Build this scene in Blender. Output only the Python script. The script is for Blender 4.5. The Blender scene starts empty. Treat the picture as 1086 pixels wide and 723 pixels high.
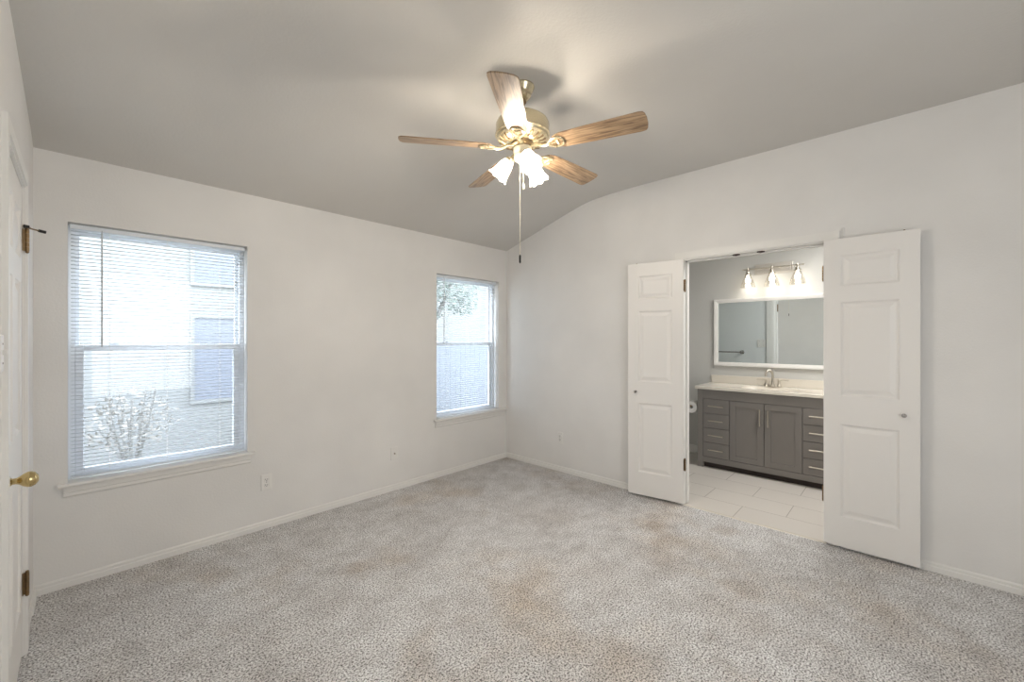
import bpy, bmesh, math, random
from mathutils import Vector, Matrix
random.seed(7)
scene = bpy.context.scene
C = scene.collection
PI = math.pi

# ---------------------------------------------------------------- camera, world, exposure
CAM = Vector((-3.529, -3.405, 1.38))
YAW = math.radians(43.235)
cam_d = bpy.data.cameras.new('camera')
cam = bpy.data.objects.new('camera', cam_d); C.objects.link(cam)
cam.location = CAM
cam.rotation_euler = (PI/2, 0, YAW - PI/2)
cam_d.sensor_fit = 'HORIZONTAL'; cam_d.sensor_width = 36.0
cam_d.lens = 443.97*36/1086
cam_d.shift_y = -2.16/1086
cam_d.clip_start = 0.02; cam_d.clip_end = 200
scene.camera = cam
scene.view_settings.view_transform = 'Standard'
scene.view_settings.look = 'None'
scene.view_settings.gamma = 1.0
scene.view_settings.exposure = 0.37
scene.view_settings.use_curve_mapping = False

SKY = 8.4
w = bpy.data.worlds.new('sky'); scene.world = w; w.use_nodes = True
wn = w.node_tree.nodes; wl = w.node_tree.links
bg = wn['Background']; bg.inputs['Color'].default_value = (0.84, 0.92, 1.0, 1); bg.inputs['Strength'].default_value = SKY

def area(name, loc, rot, sx, sy, power, col, portal=False):
    l = bpy.data.lights.new(name, 'AREA'); l.shape = 'RECTANGLE'; l.size = sx; l.size_y = sy
    l.energy = power; l.color = col
    o = bpy.data.objects.new(name, l); C.objects.link(o); o.location = loc; o.rotation_euler = rot
    if portal: l.cycles.is_portal = True
    return o
# unseen fill light added behind the camera
area('rear_fill_light', (-2.6, -4.62, 1.45), (PI/2, 0, -.38), 1.5, 1.7, 25, (0.96, 0.985, 1.0))
area('bathroom_fill_light', (0.80, -3.15, 2.45), (0, 0, 0), 0.6, 0.9, 21, (1.0, 0.985, 0.96))  # fill lamp added out of view to brighten the bathroom
# sky portals over the two windows (sampling only)
area('portal_one', (-3.0875, 0.19, 1.31), (-PI/2, 0, 0), 0.9, 1.5, 1, (1, 1, 1), True)
area('portal_two', (-0.5675, 0.19, 1.31), (-PI/2, 0, 0), 0.9, 1.5, 1, (1, 1, 1), True)
FAN_W = 15; VAN_W = .55

# ---------------------------------------------------------------- helpers
def lin(c):
    return tuple(((v/255)/12.92 if v/255 <= .04045 else ((v/255+.055)/1.055)**2.4) for v in c)
def mat(name, rgb, rough=.5, metal=0., bump=0., bscale=60., spec=.5, emit=None, estr=0., ior=None):
    m = bpy.data.materials.new(name); m.use_nodes = True
    n = m.node_tree.nodes; l = m.node_tree.links; b = n['Principled BSDF']
    b.inputs['Base Color'].default_value = (*lin(rgb), 1)
    b.inputs['Roughness'].default_value = rough; b.inputs['Metallic'].default_value = metal
    b.inputs['Specular IOR Level'].default_value = spec
    if emit:
        b.inputs['Emission Color'].default_value = (*emit, 1); b.inputs['Emission Strength'].default_value = estr
    if bump:
        tc = n.new('ShaderNodeTexCoord'); ns = n.new('ShaderNodeTexNoise'); ns.inputs['Scale'].default_value = bscale
        ns.inputs['Detail'].default_value = 3
        bp = n.new('ShaderNodeBump'); bp.inputs['Strength'].default_value = bump; bp.inputs['Distance'].default_value = .004
        l.new(tc.outputs['Object'], ns.inputs['Vector']); l.new(ns.outputs['Fac'], bp.inputs['Height'])
        l.new(bp.outputs['Normal'], b.inputs['Normal'])
    return m
def paint(name, rgb, var=.04, rough=.75, bump=.25, bs=90):
    """painted drywall: orange-peel bump and faint roller mottling"""
    m = mat(name, rgb, rough, 0, 0, spec=.25); n = m.node_tree.nodes; l = m.node_tree.links; b = n['Principled BSDF']
    tc = n.new('ShaderNodeTexCoord'); ns = n.new('ShaderNodeTexNoise'); ns.inputs['Scale'].default_value = 1.7; ns.inputs['Detail'].default_value = 5
    rp = n.new('ShaderNodeValToRGB'); c = lin(rgb)
    rp.color_ramp.elements[0].position = .3; rp.color_ramp.elements[0].color = (*[v*(1-var) for v in c], 1)
    rp.color_ramp.elements[1].position = .7; rp.color_ramp.elements[1].color = (*[min(1, v*(1+var)) for v in c], 1)
    l.new(tc.outputs['Object'], ns.inputs['Vector']); l.new(ns.outputs['Fac'], rp.inputs['Fac']); l.new(rp.outputs['Color'], b.inputs['Base Color'])
    n2 = n.new('ShaderNodeTexNoise'); n2.inputs['Scale'].default_value = bs; n2.inputs['Detail'].default_value = 2
    bp = n.new('ShaderNodeBump'); bp.inputs['Strength'].default_value = bump; bp.inputs['Distance'].default_value = .003
    l.new(tc.outputs['Object'], n2.inputs['Vector']); l.new(n2.outputs['Fac'], bp.inputs['Height']); l.new(bp.outputs['Normal'], b.inputs['Normal'])
    return m

M = {}
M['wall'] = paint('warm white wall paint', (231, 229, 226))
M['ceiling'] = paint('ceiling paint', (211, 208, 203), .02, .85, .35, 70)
M['bath_wall'] = paint('grey bathroom paint', (203, 202, 198), .02)
M['white'] = mat('white semi-gloss trim paint', (234, 232, 228), .38, bump=.05, bscale=25)
M['door'] = mat('white moulded door paint', (236, 233, 229), .42, bump=.08, bscale=120)
M['vinyl'] = mat('white vinyl', (235, 238, 242), .35)
M['slat'] = mat('white enamelled slat', (232, 236, 240), .4)
M['plastic'] = mat('white plastic', (234, 232, 228), .3)
M['dark'] = mat('dark slot', (40, 36, 34), .6)
M['brass'] = mat('polished brass', (205, 184, 134), .16, 1.)
M['bronze'] = mat('aged bronze', (138, 116, 88), .35, 1.)
M['darkbronze'] = mat('dark bronze', (70, 52, 42), .5, .6)
M['nickel'] = mat('brushed nickel', (205, 198, 186), .28, 1.)
M['black'] = mat('black rubber', (25, 22, 22), .5)
M['fan_metal'] = mat('antique brass and cream enamel', (212, 200, 170), .2, .8)
M['cream'] = mat('cream enamel', (238, 228, 205), .3)
M['vanity'] = mat('grey painted cabinet', (128, 123, 119), .42, bump=.08, bscale=80)
M['toe'] = mat('toe gap shade', (52, 42, 38), .7)
M['marble'] = mat('cultured marble', (228, 221, 209), .14, bump=.0)
M['paper'] = mat('tissue paper', (240, 238, 236), .9, bump=.3, bscale=200)
M['chrome'] = mat('satin steel', (175, 172, 168), .22, 1.)
M['mirror'] = mat('mirror silver', (232, 240, 242), .0, 1.)
M['vbulb'] = mat('lit vanity bulb', (255, 250, 240), .4, emit=(1, .95, .86), estr=2.2)
M['bulb'] = mat('lit bulb', (255, 250, 240), .4, emit=(1, .93, .80), estr=14)

def carpet():
    m = mat('grey speckled carpet', (170, 164, 158), .95, spec=.05); n = m.node_tree.nodes; l = m.node_tree.links; b = n['Principled BSDF']
    tc = n.new('ShaderNodeTexCoord')
    def noise(s, d, r=.6):
        t = n.new('ShaderNodeTexNoise'); t.inputs['Scale'].default_value = s; t.inputs['Detail'].default_value = d; t.inputs['Roughness'].default_value = r
        l.new(tc.outputs['Object'], t.inputs['Vector']); return t
    def ramp(src, pts):
        r = n.new('ShaderNodeValToRGB'); e = r.color_ramp.elements
        while len(e) < len(pts): e.new(.5)
        for k, (p, c) in enumerate(pts): e[k].position = p; e[k].color = (*lin(c), 1)
        l.new(src, r.inputs['Fac']); return r.outputs['Color']
    def mix(fac, a, c, mode='MIX', f=None):
        x = n.new('ShaderNodeMix'); x.data_type = 'RGBA'; x.blend_type = mode
        if fac is not None: l.new(fac, x.inputs['Factor'])
        else: x.inputs['Factor'].default_value = f
        l.new(a, x.inputs['A']); l.new(c, x.inputs['B']); return x.outputs['Result']
    sp = ramp(noise(122, 2, .8).outputs['Fac'], [(.35, (78, 75, 74)), (.44, (168, 166, 165)), (.51, (234, 233, 233)), (.62, (255, 255, 255))])
    big = ramp(noise(1.6, 4, .6).outputs['Fac'], [(.34, (222, 218, 214)), (.66, (255, 255, 255))])
    c1 = mix(None, sp, big, 'MULTIPLY', .55)
    mid = ramp(noise(7, 4, .7).outputs['Fac'], [(.32, (205, 202, 200)), (.6, (255, 255, 255))])
    c1 = mix(None, c1, mid, 'MULTIPLY', .55)
    # traffic stains, brownish, in the middle of the room and by the bathroom threshold
    st = n.new('ShaderNodeTexNoise'); st.inputs['Scale'].default_value = 1.15; st.inputs['Detail'].default_value = 6; st.inputs['Roughness'].default_value = .6
    mp = n.new('ShaderNodeMapping'); mp.inputs['Location'].default_value = (3.1, 1.7, 0); l.new(tc.outputs['Object'], mp.inputs['Vector']); l.new(mp.outputs['Vector'], st.inputs['Vector'])
    sr = n.new('ShaderNodeValToRGB'); sr.color_ramp.elements[0].position = .52; sr.color_ramp.elements[0].color = (0, 0, 0, 1)
    sr.color_ramp.elements[1].position = .72; sr.color_ramp.elements[1].color = (1, 1, 1, 1); l.new(st.outputs['Fac'], sr.inputs['Fac'])
    brown = n.new('ShaderNodeRGB'); brown.outputs[0].default_value = (*lin((238, 228, 216)), 1)
    c2 = mix(None, c1, brown.outputs[0], 'MULTIPLY', 1.)
    c3 = mix(sr.outputs['Color'], c1, c2)
    # soft worn spots with a shape of their own
    for (x, y, r, a) in [(-.55, -2.05, .17, .55), (-.95, -2.30, .28, .35), (-1.45, -2.0, .35, .25), (-1.25, -2.75, .3, .3), (-.3, -2.45, .12, .4), (-2.35, -1.0, .12, .3), (-.9, -1.4, .4, .2), (-.05, -.05, .2, .5), (-1.9, -2.5, .3, .25)]:
        g = n.new('ShaderNodeVectorMath'); g.operation = 'DISTANCE'; g.inputs[1].default_value = (x, y, 0)
        wv = n.new('ShaderNodeVectorMath'); wv.operation = 'ADD'
        nn = noise(5, 3); sc = n.new('ShaderNodeVectorMath'); sc.operation = 'MULTIPLY_ADD'; sc.inputs[1].default_value = (.3, .3, 0); sc.inputs[2].default_value = (-.15, -.15, 0)
        l.new(nn.outputs['Color'], sc.inputs[0]); l.new(tc.outputs['Object'], wv.inputs[0]); l.new(sc.outputs[0], wv.inputs[1]); l.new(wv.outputs[0], g.inputs[0])
        mr = n.new('ShaderNodeMapRange'); mr.inputs['From Min'].default_value = 0; mr.inputs['From Max'].default_value = r; mr.inputs['To Min'].default_value = a; mr.inputs['To Max'].default_value = 0
        mr.interpolation_type = 'SMOOTHSTEP'; l.new(g.outputs['Value'], mr.inputs['Value'])
        rb = n.new('ShaderNodeRGB'); rb.outputs[0].default_value = (*lin((212, 198, 184)), 1)
        cc = mix(None, c3, rb.outputs[0], 'MULTIPLY', 1.); c3 = mix(mr.outputs['Result'], c3, cc)
    l.new(c3, b.inputs['Base Color'])
    bp = n.new('ShaderNodeBump'); bp.inputs['Strength'].default_value = .35; bp.inputs['Distance'].default_value = .005
    l.new(noise(95, 2, .8).outputs['Fac'], bp.inputs['Height']); l.new(bp.outputs['Normal'], b.inputs['Normal'])
    return m
M['carpet'] = carpet()

def tile():
    m = mat('pale stone tile', (214, 208, 200), .38); n = m.node_tree.nodes; l = m.node_tree.links; b = n['Principled BSDF']
    tc = n.new('ShaderNodeTexCoord'); mp = n.new('ShaderNodeMapping'); mp.inputs['Rotation'].default_value = (0, 0, PI/2)
    br = n.new('ShaderNodeTexBrick'); br.inputs['Scale'].default_value = 1.0
    br.inputs['Brick Width'].default_value = .61; br.inputs['Row Height'].default_value = .305; br.inputs['Mortar Size'].default_value = .0022
    br.offset = .5; br.inputs['Color1'].default_value = (*lin((219, 213, 206)), 1); br.inputs['Color2'].default_value = (*lin((213, 207, 200)), 1); br.inputs['Mortar'].default_value = (*lin((150, 141, 132)), 1)
    # rotate: tile rows run along y
    cx = n.new('ShaderNodeSeparateXYZ'); cb = n.new('ShaderNodeCombineXYZ')
    ma = n.new('ShaderNodeMath'); ma.operation = 'ADD'; ma.inputs[1].default_value = TILE_Y0
    l.new(tc.outputs['Object'], cx.inputs[0]); l.new(cx.outputs['Y'], ma.inputs[0]); l.new(ma.outputs[0], cb.inputs['X']); l.new(cx.outputs['X'], cb.inputs['Y']); l.new(cb.outputs[0], br.inputs['Vector'])
    l.new(br.outputs['Color'], b.inputs['Base Color'])
    bp = n.new('ShaderNodeBump'); bp.invert = True; bp.inputs['Strength'].default_value = .4; bp.inputs['Distance'].default_value = .002
    l.new(br.outputs['Fac'], bp.inputs['Height']); l.new(bp.outputs['Normal'], b.inputs['Normal'])
    return m
TILE_Y0 = 2.727 + .61*4 
M['tile'] = tile()

def oak(name, c0, c1):
    m = mat(name, c0, .33, spec=.8); n = m.node_tree.nodes; l = m.node_tree.links; b = n['Principled BSDF']
    tc = n.new('ShaderNodeTexCoord'); mp = n.new('ShaderNodeMapping'); mp.inputs['Scale'].default_value = (3, 42, 3)
    ns = n.new('ShaderNodeTexNoise'); ns.inputs['Scale'].default_value = 2.2; ns.inputs['Detail'].default_value = 8; ns.inputs['Distortion'].default_value = .8
    rp = n.new('ShaderNodeValToRGB'); rp.color_ramp.elements[0].position = .38; rp.color_ramp.elements[0].color = (*lin(c0), 1)
    rp.color_ramp.elements[1].position = .62; rp.color_ramp.elements[1].color = (*lin(c1), 1)
    l.new(tc.outputs['Object'], mp.inputs['Vector']); l.new(mp.outputs['Vector'], ns.inputs['Vector']); l.new(ns.outputs['Fac'], rp.inputs['Fac']); l.new(rp.outputs['Color'], b.inputs['Base Color'])
    return m
M['oak'] = oak('oak veneer blade', (112, 86, 62), (180, 152, 120))

def thin_glass(name, tint=(1, 1, 1), gloss=.06, rough=.02):
    m = bpy.data.materials.new(name); m.use_nodes = True; n = m.node_tree.nodes; l = m.node_tree.links; n.remove(n['Principled BSDF'])
    t = n.new('ShaderNodeBsdfTransparent'); t.inputs['Color'].default_value = (*tint, 1)
    g = n.new('ShaderNodeBsdfGlossy'); g.inputs['Roughness'].default_value = rough
    mx = n.new('ShaderNodeMixShader'); mx.inputs[0].default_value = gloss
    l.new(t.outputs[0], mx.inputs[1]); l.new(g.outputs[0], mx.inputs[2]); l.new(mx.outputs[0], n['Material Output'].inputs['Surface'])
    return m
M['pane'] = thin_glass('window glass', (.97, .985, 1.0), .05)
M['clear'] = thin_glass('clear lamp glass', (.97, .96, .94), .13, .05)
M['screen'] = thin_glass('insect screen mesh', (.93, .94, .96), .0)

def frosted():
    m = bpy.data.materials.new('frosted lamp glass'); m.use_nodes = True; n = m.node_tree.nodes; l = m.node_tree.links; n.remove(n['Principled BSDF'])
    t = n.new('ShaderNodeBsdfTransparent'); t.inputs['Color'].default_value = (1, .96, .90, 1)
    d = n.new('ShaderNodeBsdfTranslucent'); d.inputs['Color'].default_value = (1, .95, .86, 1)
    f = n.new('ShaderNodeBsdfDiffuse'); f.inputs['Color'].default_value = (.95, .92, .86, 1)
    m1 = n.new('ShaderNodeMixShader'); m1.inputs[0].default_value = .4; l.new(d.outputs[0], m1.inputs[1]); l.new(f.outputs[0], m1.inputs[2])
    m2 = n.new('ShaderNodeMixShader'); m2.inputs[0].default_value = .62; l.new(t.outputs[0], m2.inputs[1]); l.new(m1.outputs[0], m2.inputs[2])
    e = n.new('ShaderNodeEmission'); e.inputs['Color'].default_value = (1, .90, .74, 1); e.inputs['Strength'].default_value = .22
    ad = n.new('ShaderNodeAddShader'); l.new(m2.outputs[0], ad.inputs[0]); l.new(e.outputs[0], ad.inputs[1])
    l.new(ad.outputs[0], n['Material Output'].inputs['Surface']); return m
M['frosted'] = frosted()

class MB:
    """collects shapes into one bmesh"""
    def __init__(s): s.bm = bmesh.new()
    def box(s, a, b, bev=0.):
        a = Vector(a); b = Vector(b); r = bmesh.ops.create_cube(s.bm, size=1)
        vs = r['verts']
        for v in vs: v.co = Vector([(a[i]+b[i])/2 + v.co[i]*(b[i]-a[i]) for i in range(3)])
        if bev:
            es = list({e for v in vs for e in v.link_edges})
            bmesh.ops.bevel(s.bm, geom=es, offset=bev, segments=2, affect='EDGES', profile=.5)
        return s
    def lathe(s, prof, mtx=None, n=32, cap=False):
        """prof = [(r, z)...] revolved about local z"""
        mtx = mtx or Matrix.Identity(4); rings = []
        for r, z in prof:
            if r < 1e-6: rings.append([s.bm.verts.new(mtx @ Vector((0, 0, z)))])
            else: rings.append([s.bm.verts.new(mtx @ Vector((r*math.cos(2*PI*k/n), r*math.sin(2*PI*k/n), z))) for k in range(n)])
        for A, B in zip(rings, rings[1:]):
            for k in range(n):
                k2 = (k+1) % n
                f = [A[k % len(A)], A[k2 % len(A)], B[k2 % len(B)], B[k % len(B)]]
                u = []
                for v in f:
                    if v not in u: u.append(v)
                if len(u) > 2: s.bm.faces.new(u)
        return s
    def cyl(s, p, q, r, n=20, r2=None):
        p = Vector(p); q = Vector(q); d = q-p; L = d.length
        mt = Matrix.Translation(p) @ d.to_track_quat('Z', 'Y').to_matrix().to_4x4()
        r2 = r if r2 is None else r2
        return s.lathe([(0, 0), (r, 0), (r2, L), (0, L)], mt, n)
    def ball(s, c, r, sc=(1, 1, 1), n=24):
        prof = [(r*math.sin(PI*k/14), -r*math.cos(PI*k/14)) for k in range(15)]; prof[0] = (0, -r); prof[-1] = (0, r)
        return s.lathe(prof, Matrix.Translation(Vector(c)) @ Matrix.Diagonal((*sc, 1)), n)
    def tube(s, pts, r, n=12, rs=None):
        pts = [Vector(p) for p in pts]; rings = []; up = None
        for i, p in enumerate(pts):
            t = (pts[min(i+1, len(pts)-1)]-pts[max(i-1, 0)]).normalized()
            if up is None: up = t.orthogonal().normalized()
            up = (up - t*up.dot(t)).normalized(); bn = t.cross(up); rr = rs[i] if rs else r
            rings.append([s.bm.verts.new(p+(up*math.cos(2*PI*k/n)+bn*math.sin(2*PI*k/n))*rr) for k in range(n)])
        for A, B in zip(rings, rings[1:]):
            for k in range(n): s.bm.faces.new([A[k], A[(k+1) % n], B[(k+1) % n], B[k]])
        s.bm.faces.new(rings[0][::-1]); s.bm.faces.new(rings[-1]); return s
    def prism(s, poly, h0, h1, axis='z', mtx=None):
        """closed polygon extruded along an axis"""
        def P(u, v, h): return {'z': Vector((u, v, h)), 'x': Vector((h, u, v)), 'y': Vector((u, h, v))}[axis]
        mtx = mtx or Matrix.Identity(4)
        A = [s.bm.verts.new(mtx @ P(u, v, h0)) for u, v in poly]; B = [s.bm.verts.new(mtx @ P(u, v, h1)) for u, v in poly]
        n = len(poly)
        for k in range(n): s.bm.faces.new([A[k], A[(k+1) % n], B[(k+1) % n], B[k]])
        s.bm.faces.new(A[::-1]); s.bm.faces.new(B); return s
    def quad(s, *p):
        s.bm.faces.new([s.bm.verts.new(Vector(q)) for q in p]); return s
    def build(s, name, m, parent=None, smooth=False, loc=None, rotz=0., bevel=0.):
        bmesh.ops.recalc_face_normals(s.bm, faces=s.bm.faces)
        me = bpy.data.meshes.new(name); s.bm.to_mesh(me); s.bm.free()
        me.materials.append(m)
        if smooth:
            for p in me.polygons: p.use_smooth = True
            try: me.set_sharp_from_angle(angle=math.radians(smooth if smooth > 1 else 40))
            except Exception: pass
        o = bpy.data.objects.new(name, me); C.objects.link(o)
        if parent: o.parent = parent
        if loc: o.location = loc
        if rotz: o.rotation_euler = (0, 0, rotz)
        if bevel:
            md = o.modifiers.new('bevel', 'BEVEL'); md.width = bevel; md.segments = 2; md.limit_method = 'ANGLE'
        return o
def struct(o, label=None):
    o['kind'] = 'structure'
    if label: o['label'] = label
    return o
def tag(o, label, cat, group=None):
    o['label'] = label; o['category'] = cat
    if group: o['group'] = group
    return o
def thing(name, label, cat, loc=(0, 0, 0), rotz=0., group=None):
    o = bpy.data.objects.new(name, None); o.empty_display_size = .05; C.objects.link(o); o.location = loc; o.rotation_euler = (0, 0, rotz)
    return tag(o, label, cat, group)
def frame_root(name, loc=(0, 0, 0), rotz=0., label=None):
    o = bpy.data.objects.new(name, None); o.empty_display_size = .05; C.objects.link(o); o.location = loc; o.rotation_euler = (0, 0, rotz)
    return struct(o, label)
def copy_tree(o, parent=None):
    c = o.copy(); C.objects.link(c)
    if parent: c.parent = parent
    for ch in list(o.children): copy_tree(ch, c)
    return c

# ---------------------------------------------------------------- room shell
WL = Vector((-3.652, 0, 0)); WR = -0.745*PI/180          # left wall line, turned a touch
SOUTH = -4.80
W1 = (-3.525, -2.650); W2 = (-1.005, -0.130); WZ = (0.572, 2.036)

# ceiling: rises from the window wall, rounds over to a flat
PROF = [(-.3, 2.32), (0, 2.407), (.333, 2.509), (.601, 2.591), (.849, 2.664), (1.06, 2.722), (1.16, 2.740), (1.35, 2.754), (1.6, 2.760), (5.5, 2.760)]
def prof(d):
    for (a, za), (b, zb) in zip(PROF, PROF[1:]):
        if a <= d <= b: return za+(zb-za)*(d-a)/(b-a)
    return PROF[-1][1]
def profs(d): return sum(prof(max(-.3, d+k*.025)) for k in range(-2, 3))/5 if d > .1 else prof(d)
def ceil_z(x, y):
    z = profs(-y); t = min(1, max(0, (x+3.66)/.75)); t = t*t*(3-2*t)
    return z - (1-t)*max(0, z-2.44)*.62
bm = bmesh.new(); NX, NY = 60, 84; g = []
for i in range(NX+1):
    x = -3.85 + 3.93*i/NX; g.append([bm.verts.new((x, .10-5.0*j/NY, ceil_z(x, .10-5.0*j/NY))) for j in range(NY+1)])
for i in range(NX):
    for j in range(NY): bm.faces.new([g[i][j], g[i][j+1], g[i+1][j+1], g[i+1][j]])
mb = MB(); mb.bm.free(); mb.bm = bm
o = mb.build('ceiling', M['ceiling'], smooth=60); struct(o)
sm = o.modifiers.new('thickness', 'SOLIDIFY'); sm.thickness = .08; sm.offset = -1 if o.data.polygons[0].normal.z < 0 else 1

struct(MB().box((-4.0, SOUTH-.1, -.12), (0, 0.0, 0)).build('floor', M['carpet']))
struct(MB().box((0.0, -4.15, -.12), (1.9, -.35, -.006)).build('floor_bathroom', M['tile']))
# window wall
m_ = MB()
xs = [-3.95, W1[0], W1[1], W2[0], W2[1], .11]
for k in (0, 2, 4): m_.box((xs[k], 0, -.1), (xs[k+1], .16, 2.95))
for a, b in (W1, W2): m_.box((a, 0, -.1), (b, .16, WZ[0])); m_.box((a, 0, WZ[1]), (b, .16, 2.95))
struct(m_.build('wall_back', M['wall']))
# bathroom-side wall with the doorway
DY0, DY1, DZ = -3.032, -2.040, 2.050
m_ = MB(); m_.box((0, DY1, -.1), (.11, .16, 2.95)).box((0, SOUTH-.1, -.1), (.11, DY0, 2.95)).box((0, DY0, DZ), (.11, DY1, 2.95))
struct(m_.build('wall_right', M['wall']))
# bathroom skin of the same wall, colour lightened to stand in for lamp light
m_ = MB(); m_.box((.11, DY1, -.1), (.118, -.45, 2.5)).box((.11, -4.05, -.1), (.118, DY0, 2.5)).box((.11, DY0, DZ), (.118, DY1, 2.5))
struct(m_.build('wall_bathroom_front', mat('brightened bathroom paint', (234, 236, 236), .7)))
# left wall with door opening
LD0, LD1 = -1.285, -.600                                 # opening along local y
m_ = MB(); m_.box((-.14, LD1, -.1), (0, .16, 2.95)).box((-.14, SOUTH-.1, -.1), (0, LD0, 2.95)).box((-.14, LD0, 2.045), (0, LD1, 2.95)).box((-.14, LD0, -.1), (-.10, LD1, 2.05))
struct(m_.build('wall_left', M['wall'], loc=WL, rotz=WR))
struct(MB().box((-3.95, SOUTH-.14, -.1), (.11, SOUTH, 2.95)).build('wall_front', M['wall']))
BX = 1.73
struct(MB().box((BX, -4.15, -.1), (BX+.1, -.35, 2.55)).build('wall_bathroom_back', M['bath_wall']))
struct(MB().box((.11, -.45, -.1), (BX, -.35, 2.55)).build('wall_bathroom_left', M['bath_wall']))
struct(MB().box((.11, -4.15, -.1), (BX, -4.05, 2.55)).build('wall_bathroom_right', M['bath_wall']))
struct(MB().box((.11, -4.15, 2.46), (BX+.1, -.35, 2.56)).build('ceiling_bathroom', M['ceiling']))

# baseboards: 5.5 cm, stepped profile (depth, height)
BP = [(0, 0), (.013, 0), (.013, .030), (.009, .034), (.009, .048), (.004, .055), (0, .055)]
def base_run(mb, axis, a, b, sign, off=0., sc=1.):
    poly = [(off+sign*u*sc, v) for u, v in BP]
    if axis == 'x': mb.prism([(u, v) for u, v in poly], a, b, 'x')   # runs along x, depth in y
    else: mb.prism([(u, v) for u, v in poly], a, b, 'y')             # runs along y, depth in x
    return mb
struct(base_run(MB(), 'x', -3.65, 0.0, -1).build('baseboard_back', M['white']))
m_ = MB(); base_run(m_, 'y', DY1+.06, 0, -1); base_run(m_, 'y', SOUTH, DY0-.06, -1)
struct(m_.build('baseboard_right', M['white']))
m_ = MB(); base_run(m_, 'y', -.235, 0, 1); base_run(m_, 'y', -.54, -.235, 1, sc=.55); base_run(m_, 'y', SOUTH, LD0-.06, 1)
struct(m_.build('baseboard_left', M['white'], loc=WL, rotz=WR))
m_ = MB(); m_.box((BX-.012, -1.74, -.006), (BX, -.45, .085)).box((BX-.012, -4.05, -.006), (BX, -3.02, .085)).box((.118, DY1+.07, -.006), (.13, -.45, .085))
struct(m_.build('baseboard_bathroom', M['white']))

# jamb and casings of the bathroom doorway
def casing_boards(mb, y0, y1, ztop, wdt, x0, x1, zb=0.):
    """mitred boards round an opening y0..y1 ; faces x0..x1"""
    th = x1-x0; e = x0+th*.55
    for (xa, xb, w0, w1) in ((x0, x1, .18, 1.0), (x0, e, 0., .18)):
        a0, a1 = w0*wdt, w1*wdt
        mb.prism([(y1+a0, zb), (y1+a1, zb), (y1+a1, ztop+a1), (y1+a0, ztop+a0)], xa, xb, 'x')
        mb.prism([(y0-a0, zb), (y0-a0, ztop+a0), (y0-a1, ztop+a1), (y0-a1, zb)], xa, xb, 'x')
        mb.prism([(y1+a0, ztop+a0), (y1+a1, ztop+a1), (y0-a1, ztop+a1), (y0-a0, ztop+a0)], xa, xb, 'x')
    return mb
root = frame_root('trim_1')
JT = .016
m_ = MB(); m_.box((-.002, DY1-JT, 0), (.12, DY1, DZ)).box((-.002, DY0, 0), (.12, DY0+JT, DZ)).box((-.002, DY0+JT, DZ-JT), (.12, DY1-JT, DZ))
m_.box((.045, DY1-JT-.010, 0), (.08, DY1-JT, DZ-JT)).box((.045, DY0+JT, 0), (.08, DY0+JT+.010, DZ-JT)).box((.045, DY0+JT, DZ-JT-.010), (.08, DY1-JT, DZ-JT))
m_.build('door_jamb', M['white'], root)
casing_boards(MB(), DY0+.006, DY1-.006, DZ-.006, .057, -.014, 0).build('casing', M['white'], root)
casing_boards(MB(), DY0+.006, DY1-.006, DZ-.006, .082, .118, .134).build('casing', M['white'], root)
for y in (-2.45, -2.617):
    MB().lathe([(0, 0), (.026, 0), (.026, .005), (0, .005)], Matrix.Translation((.020, y, DZ-JT-.006)), 24).lathe([(0, -.004), (.011, -.004), (.011, .0), (0, 0)], Matrix.Translation((.020, y, DZ-JT-.006)), 16).build('ball_catch', M['darkbronze'], root)
# the small upright offcut at the casing's right end
MB().box((-.012, -3.108, 2.060), (-.0, -3.101, 2.118)).build('end_strip', M['white'], root)
struct(MB().box((-.02, DY0+JT, -.004), (.012, DY1-JT, .002), .001).build('trim_2', M['marble']), 'pale threshold strip between carpet and tile')

# ---------------------------------------------------------------- panelled doors
def panel_leaf(wd, ht, th, panels):
    """door leaf from local x 0..wd, z 0..ht, y -th/2..th/2 with moulded panels on both faces"""
    mb = MB(); bm = mb.bm
    xs = sorted({0, wd, *[p[0] for p in panels], *[p[1] for p in panels]}); zs = sorted({0, ht, *[p[2] for p in panels], *[p[3] for p in panels]})
    for s in (-1, 1):
        Y = s*th/2
        for xa, xb in zip(xs, xs[1:]):
            for za, zb in zip(zs, zs[1:]):
                cx, cz = (xa+xb)/2, (za+zb)/2
                if any(p[0] < cx < p[1] and p[2] < cz < p[3] for p in panels): continue
                mb.quad((xa, Y, za), (xb, Y, za), (xb, Y, zb), (xa, Y, zb))
        for (xa, xb, za, zb) in panels:
            rings = []
            for ins, dep in ((0, 0), (.004, .004), (.012, .011), (.020, .011), (.045, .003), (.048, .003)):
                y = s*(th/2-dep)
                rings.append([(xa+ins, y, za+ins), (xb-ins, y, za+ins), (xb-ins, y, zb-ins), (xa+ins, y, zb-ins)])
            for A, B in zip(rings, rings[1:]):
                for k in range(4): mb.quad(A[k], A[(k+1) % 4], B[(k+1) % 4], B[k])
            mb.quad(*rings[-1])
    h = th/2
    for za, zb in zip(zs, zs[1:]):
        mb.quad((0, -h, za), (0, h, za), (0, h, zb), (0, -h, zb)); mb.quad((wd, -h, za), (wd, h, za), (wd, h, zb), (wd, -h, zb))
    for xa, xb in zip(xs, xs[1:]):
        mb.quad((xa, -h, 0), (xb, -h, 0), (xb, h, 0), (xa, h, 0)); mb.quad((xa, -h, ht), (xb, -h, ht), (xb, h, ht), (xa, h, ht))
    bmesh.ops.remove_doubles(bm, verts=bm.verts, dist=1e-5)
    return mb
LW, LH, LT = .465, 2.015, .035
PANELS3 = [(.090, .375, .197, .800), (.090, .375, .985, 1.600), (.090, .375, 1.705, 1.905)]
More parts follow.
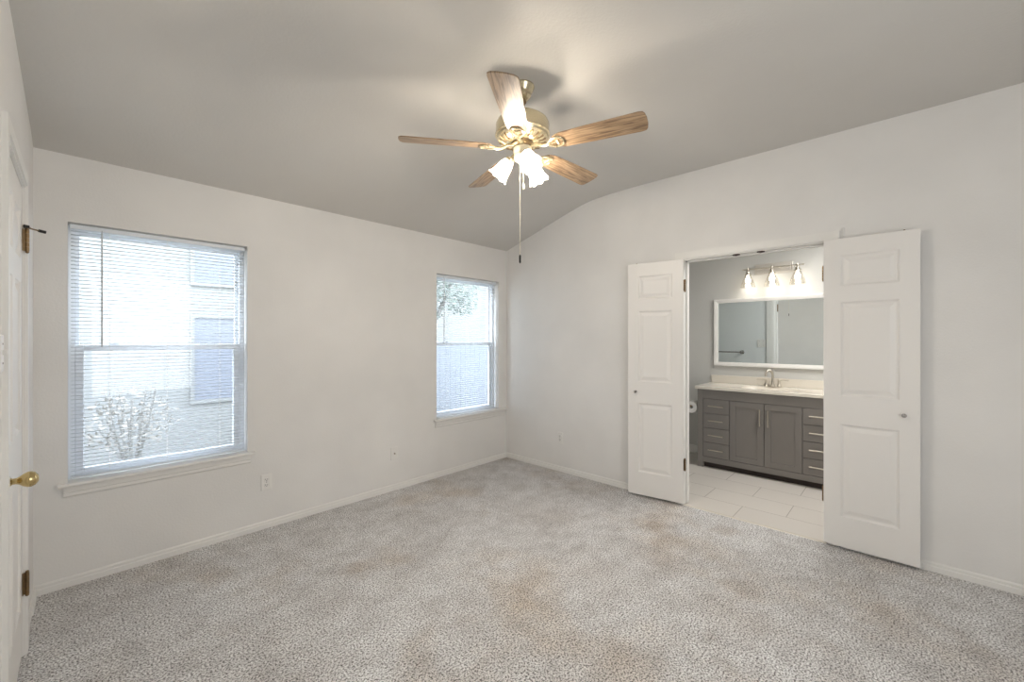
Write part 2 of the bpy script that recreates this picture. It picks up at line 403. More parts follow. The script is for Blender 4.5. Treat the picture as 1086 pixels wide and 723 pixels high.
def small_knob(mb, x, z, s, th):
    y = s*th/2
    mt = Matrix.Translation((x, y, z)) @ Matrix.Rotation(-s*PI/2, 4, 'X')
    return mb.lathe([(0, 0), (.009, 0), (.008, .003), (.004, .006), (.004, .014), (.011, .018), (.0125, .024), (.009, .029), (0, .030)], mt, 20)
def hinge(mb, x, y, z, h=.09, lx=(.0, .0), leaf=None):
    for k in range(5): mb.cyl((x, y, z-h/2+k*h/5+.0008), (x, y, z-h/2+(k+1)*h/5-.0008), .0065, 14)
    mb.ball((x, y, z+h/2+.003), .006, n=12).ball((x, y, z-h/2-.003), .006, n=12)
    if leaf: mb.box(*leaf)
    return mb
def bath_leaf(name, p, q, side, label):
    """p = hinge end of the visible face, q = free end. side -1: leaf thickness lies toward the wall"""
    p = Vector((*p, .022)); q = Vector((*q, .022)); d = (q-p); ang = math.atan2(d.y, d.x)
    nrm = Vector((-math.sin(ang), math.cos(ang), 0))       # local +y
    if nrm.x < 0: nrm = -nrm; s = -1                       # local +y away from wall
    else: s = 1
    o = frame_root(name, p + nrm*LT/2, ang, label)          # local +y*s faces the wall
    panel_leaf(LW, LH, LT, PANELS3).build('door_leaf', M['door'], o)
    small_knob(MB(), .395, .897, -s, LT).build('door_knob', M['chrome'], o, smooth=30)
    return o, s
dL, sL = bath_leaf('door_2', (-.046, -2.070), (-.113, -1.612), -1, 'narrow three-panel white door leaf folded open left of the bathroom doorway')
dR, sR = bath_leaf('door_3', (-.051, -3.004), (-.062, -3.472), -1, 'narrow three-panel white door leaf folded open right of the bathroom doorway')
MB().lathe([(0, 0), (.006, 0), (.005, .006), (0, .009)], Matrix.Translation((.395, 0, LH)), 14).build('ball_catch', M['bronze'], dR)
MB().lathe([(0, 0), (.006, 0), (.005, .006), (0, .009)], Matrix.Translation((.395, 0, LH)), 14).build('ball_catch', M['bronze'], dL)
for o, s in ((dL, sL), (dR, sR)):
    for z in (.315, 1.80):
        hinge(MB(), -.006, s*.012, z, .09, leaf=((-.0015, -.012, z-.045), (.0, .017, z+.045))).build('hinge', M['bronze'], o, smooth=30)

# six panel door in the left wall, seen nearly edge-on
d1 = frame_root('door_1', WL, WR, 'closed white six-panel door in the left wall')
wd = LD1-LD0-.006-2*.012
DL0 = LD0+.015
cw = .105; pw = (wd-3*.095)/2
cols = [(.095, .095+pw), (wd-.095-pw, wd-.095)]
six = [(a, b, z0, z1) for a, b in cols for z0, z1 in ((.22, .80), (.98, 1.60), (1.70, 1.90))]
lf = panel_leaf(wd, 2.015, .035, six)
lf.bm.transform(Matrix.Translation((-.0185-.001, DL0, .018)) @ Matrix.Rotation(PI/2, 4, 'Z'))
lf.build('door_leaf', M['door'], d1)
m_ = MB(); m_.box((-.10, LD0, 0), (0, LD0+.012, 2.045)).box((-.10, LD1-.012, 0), (0, LD1, 2.045)).box((-.10, LD0, 2.036), (0, LD1, 2.045)).box((-.06, LD0+.012, 0), (-.038, LD1-.012, 2.036)).build('door_jamb', M['white'], d1)
casing_boards(MB(), LD0+.004, LD1-.004, 2.041, .057, 0, .014).build('casing', M['white'], d1)
# egg-shaped brass knob with rose
KY, KZ = DL0+.062, .898
kn = MB(); mt = Matrix.Translation((-.001, KY, KZ)) @ Matrix.Rotation(PI/2, 4, 'Y')
kn.lathe([(0, 0), (.031, 0), (.032, .003), (.028, .007), (.014, .010), (.010, .014), (.010, .022), (.012, .026), (.014, .030), (.021, .038), (.026, .048), (.0265, .056), (.022, .066), (.012, .073), (0, .075)], mt, 32)
kn.build('door_knob', M['brass'], d1, smooth=30)
for k, z in enumerate((.315, 1.085, 1.81)):
    if k == 1: continue
    h = hinge(MB(), .013, LD1-.012, z, .095, leaf=((-.001, LD1-.024, z-.047), (.0025, LD1-.012, z+.047)))
    h.box((.002, LD1-.012, z-.047), (.013, LD1-.0105, z+.047)).build('hinge', M['bronze'], d1, smooth=30)
hs = MB(); hz = 1.865
hs.lathe([(0, 0), (.011, 0), (.011, .004), (0, .004)], Matrix.Translation((.013, LD1-.012, hz-.002)), 16).cyl((.013, LD1-.012, hz), (.058, LD1+.006, hz-.006), .003, 10).cyl((.013, LD1-.012, hz-.001), (.019, LD1-.052, hz-.001), .003, 10)
hs = hs.build('door_stop', M['bronze'], d1, smooth=30)
MB().cyl((.045, LD1+.001, hz-.004), (.066, LD1+.009, hz-.007), .0065, 14).cyl((.019, LD1-.048, hz-.001), (.006, LD1-.056, hz-.001), .006, 12).build('bumper', M['black'], hs, smooth=30)

# ---------------------------------------------------------------- windows
def window(name, xa, xb, label):
    r = frame_root(name, ((xa+xb)/2, 0, WZ[0]), 0, label); w2 = (xb-xa)/2; H = WZ[1]-WZ[0]; MR = .755
    fy0, fy1 = .085, .158
    m = MB(); f = .028
    for a, b in (((-w2, fy0, .0), (-w2+f, fy1, H)), ((w2-f, fy0, 0), (w2, fy1, H)), ((-w2+f, fy0, H-f), (w2-f, fy1, H)), ((-w2+f, fy0, 0), (w2-f, fy1, f))): m.box(a, b, .002)
    m.build('window_frame', M['vinyl'], r)
    def sash(nm, z0, z1, y0, y1, st, rl_b, rl_t):
        m = MB(); a, b = -w2+f, w2-f
        m.box((a, y0, z0), (a+st, y1, z1), .003).box((b-st, y0, z0), (b, y1, z1), .003).box((a+st, y0, z0), (b-st, y1, z0+rl_b), .003).box((a+st, y0, z1-rl_t), (b-st, y1, z1), .003)
        s = m.build(nm, M['vinyl'], r)
        yc = (y0+y1)/2
        MB().box((a+st-.004, yc-.002, z0+rl_b-.004), (b-st+.004, yc+.002, z1-rl_t+.004)).build('pane', M['pane'], s)
        return s
    sash('upper_sash', MR-.012, H-f, .124, .150, .020, .030, .020)
    s = sash('lower_sash', f, MR+.018, .092, .118, .036, .028, .034)
    for x in (-w2*.55, w2*.55): MB().box((x-.02, .098, MR+.018), (x+.02, .114, MR+.026), .002).build('sash_lock', M['vinyl'], s)
    MB().box((-w2+f+.004, .154, f+.004), (w2-f-.004, .1545, MR)).build('insect_screen', M['screen'], r)
    # stool with rounded nose and apron below
    m = MB(); zt, zb = .006, -.014
    nose = [(.09, zt), (-.030, zt), (-.036, zt-.004), (-.038, zt-.010), (-.036, zb+.003), (-.030, zb), (0, zb), (0, 0), (.09, 0)]
    e = .040
    rgt = e if xb < -1 else .105
    m.prism([(.0, zt), (-.030, zt), (-.036, zt-.004), (-.038, zt-.010), (-.036, zb+.003), (-.030, zb), (0, zb)], -w2-e, w2+rgt if rgt == e else w2+rgt-.0, 'x')
    m.box((-w2, 0, 0), (w2, .09, zt))
    m.prism([(0, zb), (-.016, zb), (-.016, zb-.030), (-.011, zb-.036), (-.011, zb-.052), (-.006, zb-.060), (0, zb-.062)], -w2-e+.022, w2+rgt-.022, 'x')
    m.build('window_sill', M['white'], r)
    return r
window('window_1', *W1, 'large sash window nearest the left wall')
window('window_2', *W2, 'sash window near the room corner')

def blind(xa, xb, label, wand_x, tilt):
    H = WZ[1]-WZ[0]; w2 = (xb-xa)/2 - .008; yb = .047
    t = thing('window_blind', label, 'blind', ((xa+xb)/2, yb, WZ[1]-.002), 0, 'venetian blinds in the two windows')
    m = MB(); m.box((-w2, -.013, -.028), (w2, .013, -.004), .002).build('headrail', M['slat'], t)
    top = -.040; bot = -(H-.006)+.030; n = int((top-bot)/.0212); sl = MB()
    for k in range(n+1):
        z = top-(top-bot)*k/n - (0.004 if k == n else 0); pts = []
        for j in range(5):
            u = (j/4-.5)*.0245; pts.append((u*math.cos(tilt), z+u*math.sin(tilt)+.0016*(1-(2*j/4-1)**2)))
        for (ya, za), (yc, zc) in zip(pts, pts[1:]): sl.quad((-w2+.004, ya, za), (w2-.004, ya, za), (w2-.004, yc, zc), (-w2+.004, yc, zc))
    bmesh.ops.remove_doubles(sl.bm, verts=sl.bm.verts, dist=1e-5)
    sl = sl.build('slats', M['slat'], t, smooth=60)
    md = sl.modifiers.new('t', 'SOLIDIFY'); md.thickness = .0006
    MB().box((-w2+.004, -.011, bot-.022), (w2-.004, .011, bot-.010), .003).build('bottom_rail', M['slat'], t)
    for x in (-w2*.62, 0, w2*.66):
        c = MB()
        for y in (-.013, .013): c.cyl((x, y, bot-.01), (x, y, -.02), .0007, 6)
        c.build('ladder_cord', M['plastic'], t)
    MB().cyl((wand_x, -.024, -.035), (wand_x, -.022, -.70), .0042, 8).cyl((wand_x, -.013, -.02), (wand_x, -.024, -.037), .002, 8).build('tilt_wand', M['clearish'], t, smooth=30)
    return t
M['clearish'] = mat('pale acrylic wand', (205, 208, 211), .2)
blind(*W1, 'white mini blind, slats open, in the large window beside the left door', -.30, math.radians(-4))
blind(*W2, 'white mini blind, slats open, in the window beside the room corner', -.325, math.radians(-4))

# ---------------------------------------------------------------- wall plates
def plate(name, label, cat, loc, rotz, kind, group=None):
    """local -y faces the room"""
    t = thing(name, label, cat, loc, rotz, group)
    w_ = .0575 if kind == 'double' else .035
    MB().box((-w_, -.006, -.0575), (w_, 0, .0575), .0025).build('cover_plate', M['plastic'], t)
    if kind == 'duplex':
        for z in (.0195, -.0195):
            s = MB().box((-.0165, -.008, z-.0135), (.0165, -.004, z+.0135), .004).build('socket', M['plastic'], t)
            MB().box((-.0075, -.0088, z-.003), (-.0052, -.0075, z+.006)).box((.0052, -.0088, z-.003), (.0075, -.0075, z+.006)).cyl((0, -.0088, z-.008), (0, -.0075, z-.008), .0026, 10).build('slot', M['dark'], s)
        MB().cyl((0, -.0072, 0), (0, -.005, 0), .003, 10).build('screw', M['chrome'], t)
    elif kind == 'cable':
        MB().cyl((0, -.016, 0), (0, -.004, 0), .0048, 12).build('jack', M['bronze'], t)
        for z in (.042, -.042): MB().cyl((0, -.0072, z), (0, -.005, z), .003, 10).build('screw', M['plastic'], t)
    else:
        for x in ((-.023, .023) if kind == 'double' else (0,)):
            MB().box((x-.005, -.016, -.004), (x+.005, -.004, .012), .002).build('toggle', M['plastic'], t)
            for z in (.030, -.030): MB().cyl((x, -.0075, z), (x, -.005, z), .003, 10).build('screw', M['chrome'], t)
    return t
plate('wall_outlet', 'white duplex outlet low on window wall, right of the large window', 'outlet', (-2.530, 0, .335), 0, 'duplex')
plate('cable_outlet', 'plate with single cable jack on wall between the windows', 'outlet', (-1.480, 0, .335), 0, 'cable')
plate('wall_outlet', 'white duplex outlet low on right wall, near the room corner', 'outlet', (0, -.779, .350), PI/2+PI, 'duplex')
plate('light_switch', 'light switch plate at left edge, beside the panelled door', 'switch', WL+Vector((-.018, -1.385, 1.335)), PI/2+WR, 'single')
plate('light_switch', 'double switch plate seen in the bathroom mirror, beside towel bar', 'switch', (.118, -1.900, 1.317), PI/2, 'double')

# ---------------------------------------------------------------- ceiling fan
FC = Vector((-1.821, -1.878, 0)); AX = YAW - PI/2        # local x = right of picture, local y = away
FZ = ceil_z(FC.x, FC.y)
fan = thing('ceiling_fan', 'five-blade oak and brass ceiling fan with three lit frosted lamps', 'ceiling fan', (FC.x, FC.y, FZ), AX)
def Z(z): return z-FZ
MB().lathe([(0, .004), (.064, .004), (.066, -.008), (.060, -.020), (.056, -.026), (.053, -.034), (.046, -.042), (.046, -.056), (.036, -.068), (.020, -.078), (.0, -.080)], n=40).build('canopy', M['fan_metal'], fan, smooth=30)
MB().cyl((0, 0, -.05), (0, 0, Z(2.60)), .0125).ball((0, 0, -.084), .022, (1, 1, .8)).build('downrod', M['bronze'], fan, smooth=30)
MB().lathe([(0, Z(2.612)), (.030, Z(2.612)), (.034, Z(2.600)), (.080, Z(2.592)), (.118, Z(2.582)), (.138, Z(2.566)), (.146, Z(2.548)), (.146, Z(2.500)), (.149, Z(2.497)), (.149, Z(2.490)), (.142, Z(2.486)), (.138, Z(2.474)), (.112, Z(2.455)), (.075, Z(2.447)), (0, Z(2.445))], n=48).build('motor_housing', M['fan_metal'], fan, smooth=30)
vent = MB()
for k in range(20):
    a = 2*PI*k/20; ca, sa = math.cos(a), math.sin(a)
    vent.tube([(.090*ca, .090*sa, Z(2.449)), (.128*math.cos(a+.10), .128*math.sin(a+.10), Z(2.464))], .0055, 8)
vent.build('vent_ribs', M['bronze'], fan, smooth=30)
MB().lathe([(0, Z(2.448)), (.058, Z(2.448)), (.062, Z(2.436)), (.052, Z(2.428)), (.0, Z(2.428))], n=36).build('hub', M['bronze'], fan, smooth=30)
MB().lathe([(0, Z(2.430)), (.044, Z(2.430)), (.050, Z(2.420)), (.050, Z(2.395)), (.045, Z(2.385)), (.050, Z(2.378)), (.048, Z(2.362)), (.030, Z(2.350)), (.012, Z(2.345)), (.008, Z(2.335)), (0, Z(2.333))], n=36).build('switch_housing', M['cream'], fan, smooth=30)
BZ = Z(2.42)
def blade_poly():
    P = []; r0, r1 = .175, .655
    side = [(r0+.010, .040), (r0+.05, .055), (r0+.20, .062), (r1-.03, .068), (r1-.010, .064), (r1-.001, .050)]
    tip = [(r1+.004, .02), (r1+.004, -.02)]
    return [(r0-.004, .025)]+side+tip+[(x, -y) for x, y in side[::-1]]+[(r0-.004, -.025)]
pitch = math.radians(-13)
for k in range(5):
    a = math.radians(-26.6+72*k)
    R = Matrix.Rotation(a, 4, 'Z')
    mtb = Matrix.Translation((0, 0, BZ)) @ R @ Matrix.Rotation(pitch, 4, 'X')
    b = MB().prism(blade_poly(), 0, .006, 'z').build('blade', M['oak'], fan, bevel=.0015)
    b.matrix_local = mtb
    # ornate iron: stem from hub, open heart plate under the blade root
    irn = MB()
    irn.tube([(.050, 0, .014), (.085, 0, .010), (.120, 0, -.006), (.150, 0, -.006)], .009, 10, rs=[.012, .010, .009, .010])
    for s in (1, -1):
        irn.tube([(.145, 0, -.005), (.165, s*.020, -.005), (.190, s*.033, -.004), (.215, s*.034, -.004), (.232, s*.022, -.004), (.236, 0, -.004)], .0055, 8, rs=[.007, .007, .007, .006, .006, .006])
    irn.tube([(.150, 0, -.004), (.205, 0, -.004)], .004, 8)
    irn.tube([(.206, -.016, -.004), (.206, .016, -.004)], .006, 8)
    io = irn.build('blade_iron', M['fan_metal'], b, smooth=40)
    for (x, y) in ((.190, .033), (.190, -.033), (.232, 0)):
        io_s = MB().ball((x, y, -.008), .0055, (1, 1, .6), 12).build('screw', M['bronze'], b)
# three tulip shades
def shade_prof(w=1.0):
    return [(.020, 0), (.024, .004), (.030, .012), (.036, .030), (.040, .055), (.044, .080), (.052, .100), (.058, .110)]
for k, deg in enumerate((-74, 46, 166)):
    a = math.radians(deg); dx, dy = math.cos(a), math.sin(a)
    el = math.radians(50)
    ax = Vector((dx*math.cos(el), dy*math.cos(el), -math.sin(el)))
    p0 = Vector((dx*.032, dy*.032, Z(2.382))); p1 = p0+Vector((dx, dy, 0))*.022+Vector((0, 0, .002)); p2 = p1+ax*.022
    arm = MB().tube([p0, p0+Vector((dx, dy, .3))*.014, p1, p2], .009, 10)
    mt = Matrix.Translation(p2) @ ax.to_track_quat('Z', 'Y').to_matrix().to_4x4()
    arm.lathe([(0, -.004), (.022, -.004), (.026, .004), (.026, .014), (0, .014)], mt, 24)
    ao = arm.build('lamp_arm', M['fan_metal'], fan, smooth=35)
    # scalloped rim
    sb = MB(); n = 48; prof_ = shade_prof(); rings = []
    for j, (r, z) in enumerate(prof_):
        s = (j/(len(prof_)-1))**2; ring = []
        for q in range(n):
            th = 2*PI*q/n; rr = r*(1+.05*s*math.cos(8*th)); zz = z+.005+.004*s*math.cos(8*th)
            ring.append(sb.bm.verts.new(mt @ Vector((rr*math.cos(th), rr*math.sin(th), zz))))
        rings.append(ring)
    for A, B in zip(rings, rings[1:]):
        for q in range(n): sb.bm.faces.new([A[q], A[(q+1) % n], B[(q+1) % n], B[q]])
    sb.build('lamp_shade', M['frosted'], fan, smooth=60)
    bc = p2+ax*.055
    MB().ball(bc, .022, (1, 1, 1), 16).build('bulb', M['bulb'], fan, smooth=60)
    l = bpy.data.lights.new('fan_lamp', 'POINT'); l.energy = FAN_W; l.color = (1, .925, .82); l.shadow_soft_size = .03
    lo = bpy.data.objects.new('fan_lamp_light', l); C.objects.link(lo); lo.parent = fan; lo.location = p2+ax*.082
# pull chains
def chain(name, x, y, z0, z1, m, fobm, fz, fr):
    ch = MB(); n = int((z0-z1)/.006)
    ch.cyl((x, y, Z(z0)), (x, y, Z(z1)), .0011, 6)
    for k in range(0, n, 1): ch.ball((x, y, Z(z0-k*.006)), .0019, n=6)
    c = ch.build('pull_chain', m, fan, smooth=60)
    MB().lathe([(0, 0), (fr*.6, 0), (fr, -.006), (fr, -fz+.006), (fr*.6, -fz), (0, -fz)], Matrix.Translation((x, y, Z(z1))), 14).build('chain_fob', fobm, c, smooth=30)
chain('long', -.014, -.035, 2.37, 1.833, M['cream'], M['black'], .045, .0055)
chain('short', .004, -.046, 2.37, 2.212, M['cream'], M['cream'], .030, .006)

# ---------------------------------------------------------------- bathroom vanity
VY0, VY1, VX = -3.015, -1.745, 1.20
van = thing('vanity_cabinet', 'grey vanity cabinet with two doors between stacks of drawers', 'cabinet', (1.46, -2.38, -.006))
vx = VX-1.46; bxk = BX-.006-1.46
def vy(y): return y+2.38
m_ = MB()
VT = .845
m_.box((vx, vy(-1.803), 0), (bxk, vy(VY1), VT), .001).box((vx, vy(VY0), 0), (bxk, vy(-2.957), VT), .001)     # side panels, down to floor
m_.box((vx, vy(-2.957), .745), (vx+.02, vy(-1.803), VT)).box((vx, vy(-2.957), .060), (vx+.02, vy(-1.803), .117))
m_.box((vx+.022, vy(-2.957), .075), (vx+.030, vy(-1.803), .745)).box((vx+.022, vy(-2.957), .075), (bxk, vy(-1.803), .085)).box((bxk-.006, vy(-2.957), .075), (bxk, vy(-1.803), VT))
m_.build('body', M['vanity'], van)
MB().box((vx+.05, vy(-2.957), 0), (vx+.07, vy(-1.803), .075)).build('toe_gap_shade', M['toe'], van)  # dark strip: shade of the gap under the vanity put into its colour
def pull(mb, c, L, vert=False):
    x, y, z = c; d = Vector((0, 0, 1)) if vert else Vector((0, 1, 0)); c = Vector(c)
    mb.tube([c-d*L/2+Vector((-.024, 0, 0)), c+d*L/2+Vector((-.024, 0, 0))], .0062, 10)
    for s in (-1, 1): mb.cyl(c+d*s*(L/2-.012), c+d*s*(L/2-.012)+Vector((-.024, 0, 0)), .004, 10)
    return mb
for (ya, yb) in ((-2.066, -1.807), (-2.953, -2.702)):
    for k in range(4):
        z1 = .741-k*.156; z0 = z1-.152
        d = MB().box((vx+.001, vy(ya), z0), (vx+.021, vy(yb), z1), .0015).build('drawer', M['vanity'], van)
        pull(MB(), (vx+.001, vy((ya+yb)/2), (z0+z1)/2+.004), .150).build('handle', M['nickel'], d, smooth=40)
for (ya, yb, hy) in ((-2.381, -2.072, -2.348), (-2.697, -2.386, -2.420)):
    z0, z1 = .121, .741; st = .056; m_ = MB()
    a, b = vy(ya), vy(yb); f0, f1 = vx+.001, vx+.021
    m_.box((f0, a, z0), (f1, a+st, z1), .001).box((f0, b-st, z0), (f1, b, z1), .001).box((f0, a+st, z0), (f1, b-st, z0+st), .001).box((f0, a+st, z1-st), (f1, b-st, z1), .001)
    m_.box((f0+.010, a+st-.002, z0+st-.002), (f1, b-st+.002, z1-st+.002))
    d = m_.build('cabinet_door', M['vanity'], van)
    pull(MB(), (vx+.001, vy(hy), .600), .165, True).build('handle', M['nickel'], d, smooth=40)
# countertop with integral bowl
ct = thing('countertop', 'cream cultured marble countertop with sunken basin on the grey vanity', 'countertop', (1.46, -2.38, .839))
cx0, cx1, cy0, cy1, ch = 1.178-1.46, BX-.001-1.46, vy(-3.034), vy(-1.726), .030
bm = bmesh.new()
def rr(cx, cy, hx, hy, p, n=48):
    out = []
    for k in range(n):
        t = 2*PI*k/n; c, s = math.cos(t), math.sin(t)
        out.append((cx+hx*math.copysign(abs(c)**p, c), cy+hy*math.copysign(abs(s)**p, s)))
    return out
bcx = -.01; ringsdef = []
outer = []
for k in range(48):
    t = 2*PI*k/48; c, s = math.cos(t), math.sin(t); q = max(abs(c)/((cx1-cx0)/2), abs(s)/((cy1-cy0)/2)); outer.append(((cx0+cx1)/2+c/q, (cy0+cy1)/2+s/q))
# snap nearest points to the four corners
for cxx in (cx0, cx1):
    for cyy in (cy0, cy1):
        i = min(range(48), key=lambda j: (outer[j][0]-cxx)**2+(outer[j][1]-cyy)**2); outer[i] = (cxx, cyy)
lev = [(outer, 0), (outer, ch-.004), ([(x+(.003 if x < 0 else -.003)*1, y*(.9975)) for x, y in outer], ch), (rr(bcx, 0, .170, .265, .55), ch), (rr(bcx, 0, .163, .256, .6), ch-.004), (rr(bcx, 0, .150, .235, .65), ch-.05), (rr(bcx, 0, .11, .17, .8), ch-.11), (rr(bcx, 0, .03, .03, 1), ch-.125)]
R_ = [[bm.verts.new((x, y, z)) for x, y in ps] for ps, z in lev]
for A, B in zip(R_, R_[1:]):
    for k in range(48): bm.faces.new([A[k], A[(k+1) % 48], B[(k+1) % 48], B[k]])
bm.faces.new(R_[-1]);
mb = MB(); mb.bm.free(); mb.bm = bm
mb.build('slab', M['marble'], ct, smooth=35)
MB().box((cx1-.020, cy0, ch), (cx1, cy1, ch+.088), .003).build('backsplash', M['marble'], ct)
# faucet
fc = thing('bathroom_faucet', 'brushed nickel gooseneck faucet with two levers behind the basin', 'faucet', (1.630, -2.372, .869))
MB().lathe([(0, 0), (.030, 0), (.031, .004), (.026, .010), (0, .010)], Matrix.Diagonal((.85, 3.0, 1, 1)), 40).build('base', M['nickel'], fc, smooth=30)
def sw(r, z): a = math.radians(140); return (r*math.cos(a), r*math.sin(a), z)
MB().tube([sw(0, .008), sw(0, .03), sw(0, .08), sw(0, .125), sw(.008, .155), sw(.028, .176), sw(.052, .178), sw(.072, .162), sw(.080, .138), sw(.082, .112)], .011, 14, rs=[.024, .017, .013, .0115, .011, .011, .0105, .0105, .0105, .012]).build('spout', M['nickel'], fc, smooth=40)
for s in (-1, 1):
    m_ = MB().lathe([(0, .006), (.025, .006), (.022, .016), (.013, .040), (.010, .062), (.013, .070), (.009, .080), (0, .081)], Matrix.Translation((0, s*.060, 0)), 24)
    m_.tube([(0, s*.060, .072), (-.004, s*.100, .078), (-.006, s*.148, .076)], .005, 10, rs=[.007, .0055, .006]); m_.build('lever', M['nickel'], fc, smooth=35)
# mirror
mr = thing('wall_mirror', 'wide white-framed mirror on the wall above the vanity', 'mirror', (BX, -2.38, 1.455))
hy, hz = .624, .386; m_ = MB(); 
def rect_frame(mb, hy, hz, wy, wz, x0, x1, xi):
    o_ = [(-hy, -hz), (hy, -hz), (hy, hz), (-hy, hz)]; i_ = [(-hy+wy, -hz+wz), (hy-wy, -hz+wz), (hy-wy, hz-wz), (-hy+wy, hz-wz)]
    md = [(-hy+wy*.35, -hz+wz*.35), (hy-wy*.35, -hz+wz*.35), (hy-wy*.35, hz-wz*.35), (-hy+wy*.35, hz-wz*.35)]
    L = [[(x0, *p) for p in o_], [(x1, *p) for p in o_], [(x1, *p) for p in md], [(xi, *p) for p in i_], [(x0, *p) for p in i_]]
    for A, B in zip(L, L[1:]):
        for k in range(4): mb.quad(A[k], A[(k+1) % 4], B[(k+1) % 4], B[k])
    bmesh.ops.remove_doubles(mb.bm, verts=mb.bm.verts, dist=1e-6); return mb
rect_frame(m_, hy, hz, .050, .044, 0, -.030, -.022).build('mirror_frame', M['white'], mr)
MB().box((-.020, -hy+.045, -hz+.04), (-.004, hy-.045, hz-.04)).build('mirror_glass', M['mirror'], mr)
# vanity light
sc = thing('vanity_light', 'nickel vanity light with three clear glass shades above the mirror', 'wall lamp', (BX, -2.363, 2.147))
MB().box((-.022, -.178, -.057), (0, .178, .057), .004).box((-.028, -.160, -.040), (-.020, .160, .040), .003).build('backplate', mat('satin silver plate', (214, 209, 202), .35, .5), sc)
m_ = MB().tube([(-.09, -.275, 0), (-.09, .275, 0)], .0065, 12).ball((-.09, -.278, 0), .009, n=12).ball((-.09, .278, 0), .009, n=12)
for y in (-.06, .06): m_.cyl((-.02, y, 0), (-.09, y, 0), .006, 12)
m_.build('bar', M['nickel'], sc, smooth=35)
for y in (-.230, 0, .230):
    T = Matrix.Translation((-.09, y, 0))
    MB().lathe([(0, .018), (.010, .016), (.012, .006), (.010, -.012), (.014, -.018), (.019, -.024), (.019, -.046), (.033, -.054), (.034, -.062), (0, -.062)], T, 24).build('socket', M['nickel'], sc, smooth=30)
    MB().lathe([(.030, -.060), (.032, -.070), (.044, -.100), (.060, -.140), (.070, -.175), (.074, -.200), (.0725, -.200), (.0685, -.175), (.0585, -.140), (.0425, -.100), (.0305, -.070)], T, 40).build('lamp_shade', M['clear'], sc, smooth=60)
    MB().lathe([(0, -.055), (.013, -.060), (.014, -.075), (.022, -.095), (.0295, -.118), (.028, -.137), (.018, -.152), (0, -.158)], T, 24).build('bulb', M['vbulb'], sc, smooth=60)
    l = bpy.data.lights.new('vanity_lamp', 'POINT'); l.energy = VAN_W; l.color = (1, .93, .82); l.shadow_soft_size = .025
    lo = bpy.data.objects.new('vanity_lamp_light', l); C.objects.link(lo); lo.parent = sc; lo.location = (-.09, y, -.192)
# toilet paper
tp = thing('paper_holder', 'dark metal toilet paper holder on the left side of the vanity', 'paper holder', (1.285, -1.745, .640))
m_ = MB().lathe([(0, 0), (.022, 0), (.022, .006), (.010, .010), (0, .010)], Matrix.Rotation(-PI/2, 4, 'X'), 24).tube([(0, .005, 0), (0, .060, 0), (-.002, .072, -.002), (-.012, .076, -.003), (-.065, .076, -.003)], .006, 10).ball((-.068, .076, -.003), .010, n=14)
m_.build('bracket', M['bronze'], tp, smooth=35)
rl = MB().lathe([(.020, -.05), (.062, -.05), (.064, -.047), (.064, .047), (.062, .05), (.020, .05), (.020, -.05)], Matrix.Translation((1.285-.010, -1.669, .624)) @ Matrix.Rotation(PI/2, 4, 'Y'), 36)
rl.box((1.225, -1.733, .56), (1.325, -1.7322, .624))
tag(rl.build('toilet_paper_roll', M['paper'], smooth=30), 'white toilet paper roll hanging beside the grey vanity', 'toilet paper')
# towel bar on the doorway wall, seen in the mirror
tb = thing('towel_bar', 'satin metal towel bar seen reflected in the bathroom mirror', 'towel bar', (.118, -1.36, 1.187))
m_ = MB().tube([(.062, -.30, 0), (.062, .30, 0)], .0085, 14); m_.build('bar', M['chrome'], tb, smooth=35)
for y in (-.29, .29): MB().lathe([(0, 0), (.026, 0), (.027, .006), (.014, .012), (.011, .04), (.020, .052), (.022, .064), (.014, .076), (0, .078)], Matrix.Translation((0, y, 0)) @ Matrix.Rotation(PI/2, 4, 'Y'), 24).build('post', M['chrome'], tb, smooth=35)

# ---------------------------------------------------------------- outdoors, seen through the blinds
M['siding'] = mat('pale siding', (121, 121, 118), .8, bump=.15, bscale=8)
M['ground'] = mat('dry lawn', (118, 117, 110), .95, bump=.5, bscale=12)
M['fence'] = mat('pale weathered fence boards', (113, 116, 120), .85)
M['roof'] = mat('grey shingles', (110, 108, 106), .9, bump=.6, bscale=30)
M['house_glass'] = mat('dim window glass', (106, 109, 116), .6)
M['leaf'] = mat('pale green leaves', (112, 122, 114), .7)
M['bark'] = mat('grey bark', (120, 117, 112), .9, bump=.6, bscale=30)
struct(MB().box((-30, .2, -.6), (30, 40, -.25)).build('ground', M['ground']))
hs = thing('house', 'pale neighbouring house with bluish windows behind the large window blind', 'house', (-3.4, 4.0, -.26))
MB().box((-5, 0, 0), (4.6, 7, 5.2)).build('wall', M['siding'], hs)
MB().prism([(-.5, 5.2), (7.5, 5.2), (3.5, 7.0)], -5.4, 5.0, 'x').build('roof', M['roof'], hs)
for (xa, xb, za, zb) in ((1.12, 2.05, .76, 1.94), (1.12, 2.05, 2.45, 3.05)):
    f = MB().box((xa-.05, -.03, za-.05), (xb+.05, 0, za)).box((xa-.05, -.03, zb), (xb+.05, 0, zb+.05)).box((xa-.05, -.03, za), (xa, 0, zb)).box((xb, -.03, za), (xb+.05, 0, zb)).build('window', M['siding'], hs)
    MB().box((xa, -.012, za), (xb, .0, zb)).build('pane', M['house_glass'], f)
fn = thing('fence', 'pale board fence beyond the window near the corner', 'fence', (1.3, 4.2, -.26))
m_ = MB()
for k in range(40): m_.box((k*.15, 0, 0), (k*.15+.148, .02, 1.62 + .0*(k % 2)))
m_.build('boards', M['fence'], fn)
MB().box((0, .02, .4), (6, .06, .49)).box((0, .02, 1.25), (6, .06, 1.34)).build('rails', M['fence'], fn)
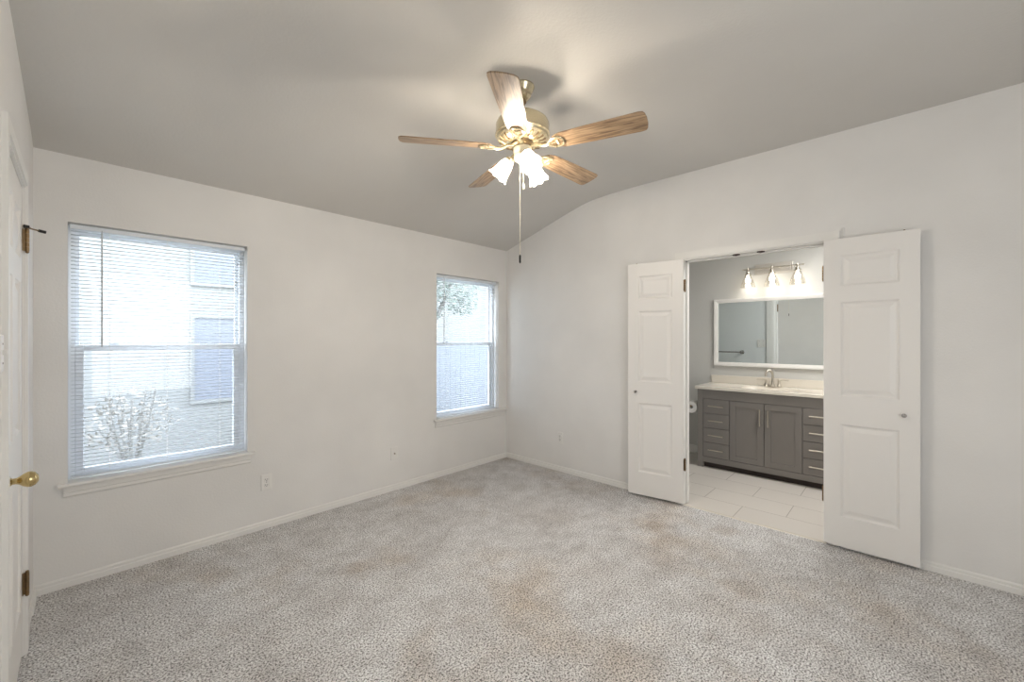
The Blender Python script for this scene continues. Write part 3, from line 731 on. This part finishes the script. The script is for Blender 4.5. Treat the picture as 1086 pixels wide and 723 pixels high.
def leaf_blob(mb, c, R, n, rnd, size=.06):
    c = Vector(c)
    for _ in range(n):
        d = Vector((rnd.gauss(0, 1), rnd.gauss(0, 1), rnd.gauss(0, 1))).normalized()*R*rnd.random()**.4
        p = c+Vector((d.x, d.y, d.z*.8)); u = Vector((rnd.uniform(-1, 1), rnd.uniform(-1, 1), rnd.uniform(-1, 1))).normalized(); v = u.orthogonal().normalized(); s = size*rnd.uniform(.6, 1.3)
        mb.quad(p-u*s, p-v*s*.45, p+u*s, p+v*s*.45)
rnd = random.Random(3)
tr = thing('leafy_tree', 'leafy tree beyond the window near the corner', 'tree', (3.3, 6.2, -.26))
MB().tube([(0, 0, 0), (.1, 0, 1.2), (0, .1, 2.2), (-.3, 0, 3.2), (-.6, 0, 4.2)], .1, 10, rs=[.14, .11, .09, .06, .03]).tube([(.05, 0, 1.8), (.6, 0, 2.8), (1.0, 0, 3.8)], .05, 8, rs=[.07, .05, .03]).build('trunk', M['bark'], tr, smooth=60)
m_ = MB()
for c, R, n in (((-.4, 0, 3.6), 1.0, 900), ((.9, 0, 3.3), .9, 900), ((.1, .2, 4.5), 1.0, 500), ((-.9, 0, 2.9), .6, 350), ((.2, 0, 2.7), .7, 450), ((1.3, 0, 2.7), .5, 250)): leaf_blob(m_, c, R, n, rnd, .07)
m_.build('foliage', M['leaf'], tr)
sh = thing('shrub', 'dry twiggy shrub beyond the large window, low on its left', 'shrub', (-3.05, 2.7, -.26))
m_ = MB()
for k in range(20):
    a = rnd.uniform(0, 2*PI); r = rnd.uniform(.1, .42); m_.tube([(0, 0, 0), (r*.4*math.cos(a), r*.4*math.sin(a), .4), (r*math.cos(a), r*math.sin(a), rnd.uniform(.7, 1.15))], .006, 5)
m_.build('stems', M['bark'], sh)
m_ = MB(); leaf_blob(m_, (0, 0, .75), .42, 450, rnd, .03); m_.build('foliage', mat('tan leaves', (134, 129, 121), .8), sh)

h2 = thing('house', 'pale distant house behind the leafy tree and the board fence', 'house', (11, 15, -.26), math.radians(-25))
MB().box((-9, 0, 0), (9, 8, 6.8)).build('wall', M['siding'], h2)
MB().prism([(-.5, 6.8), (8.5, 6.8), (4, 9.0)], -9.4, 9.4, 'x').build('roof', M['roof'], h2)
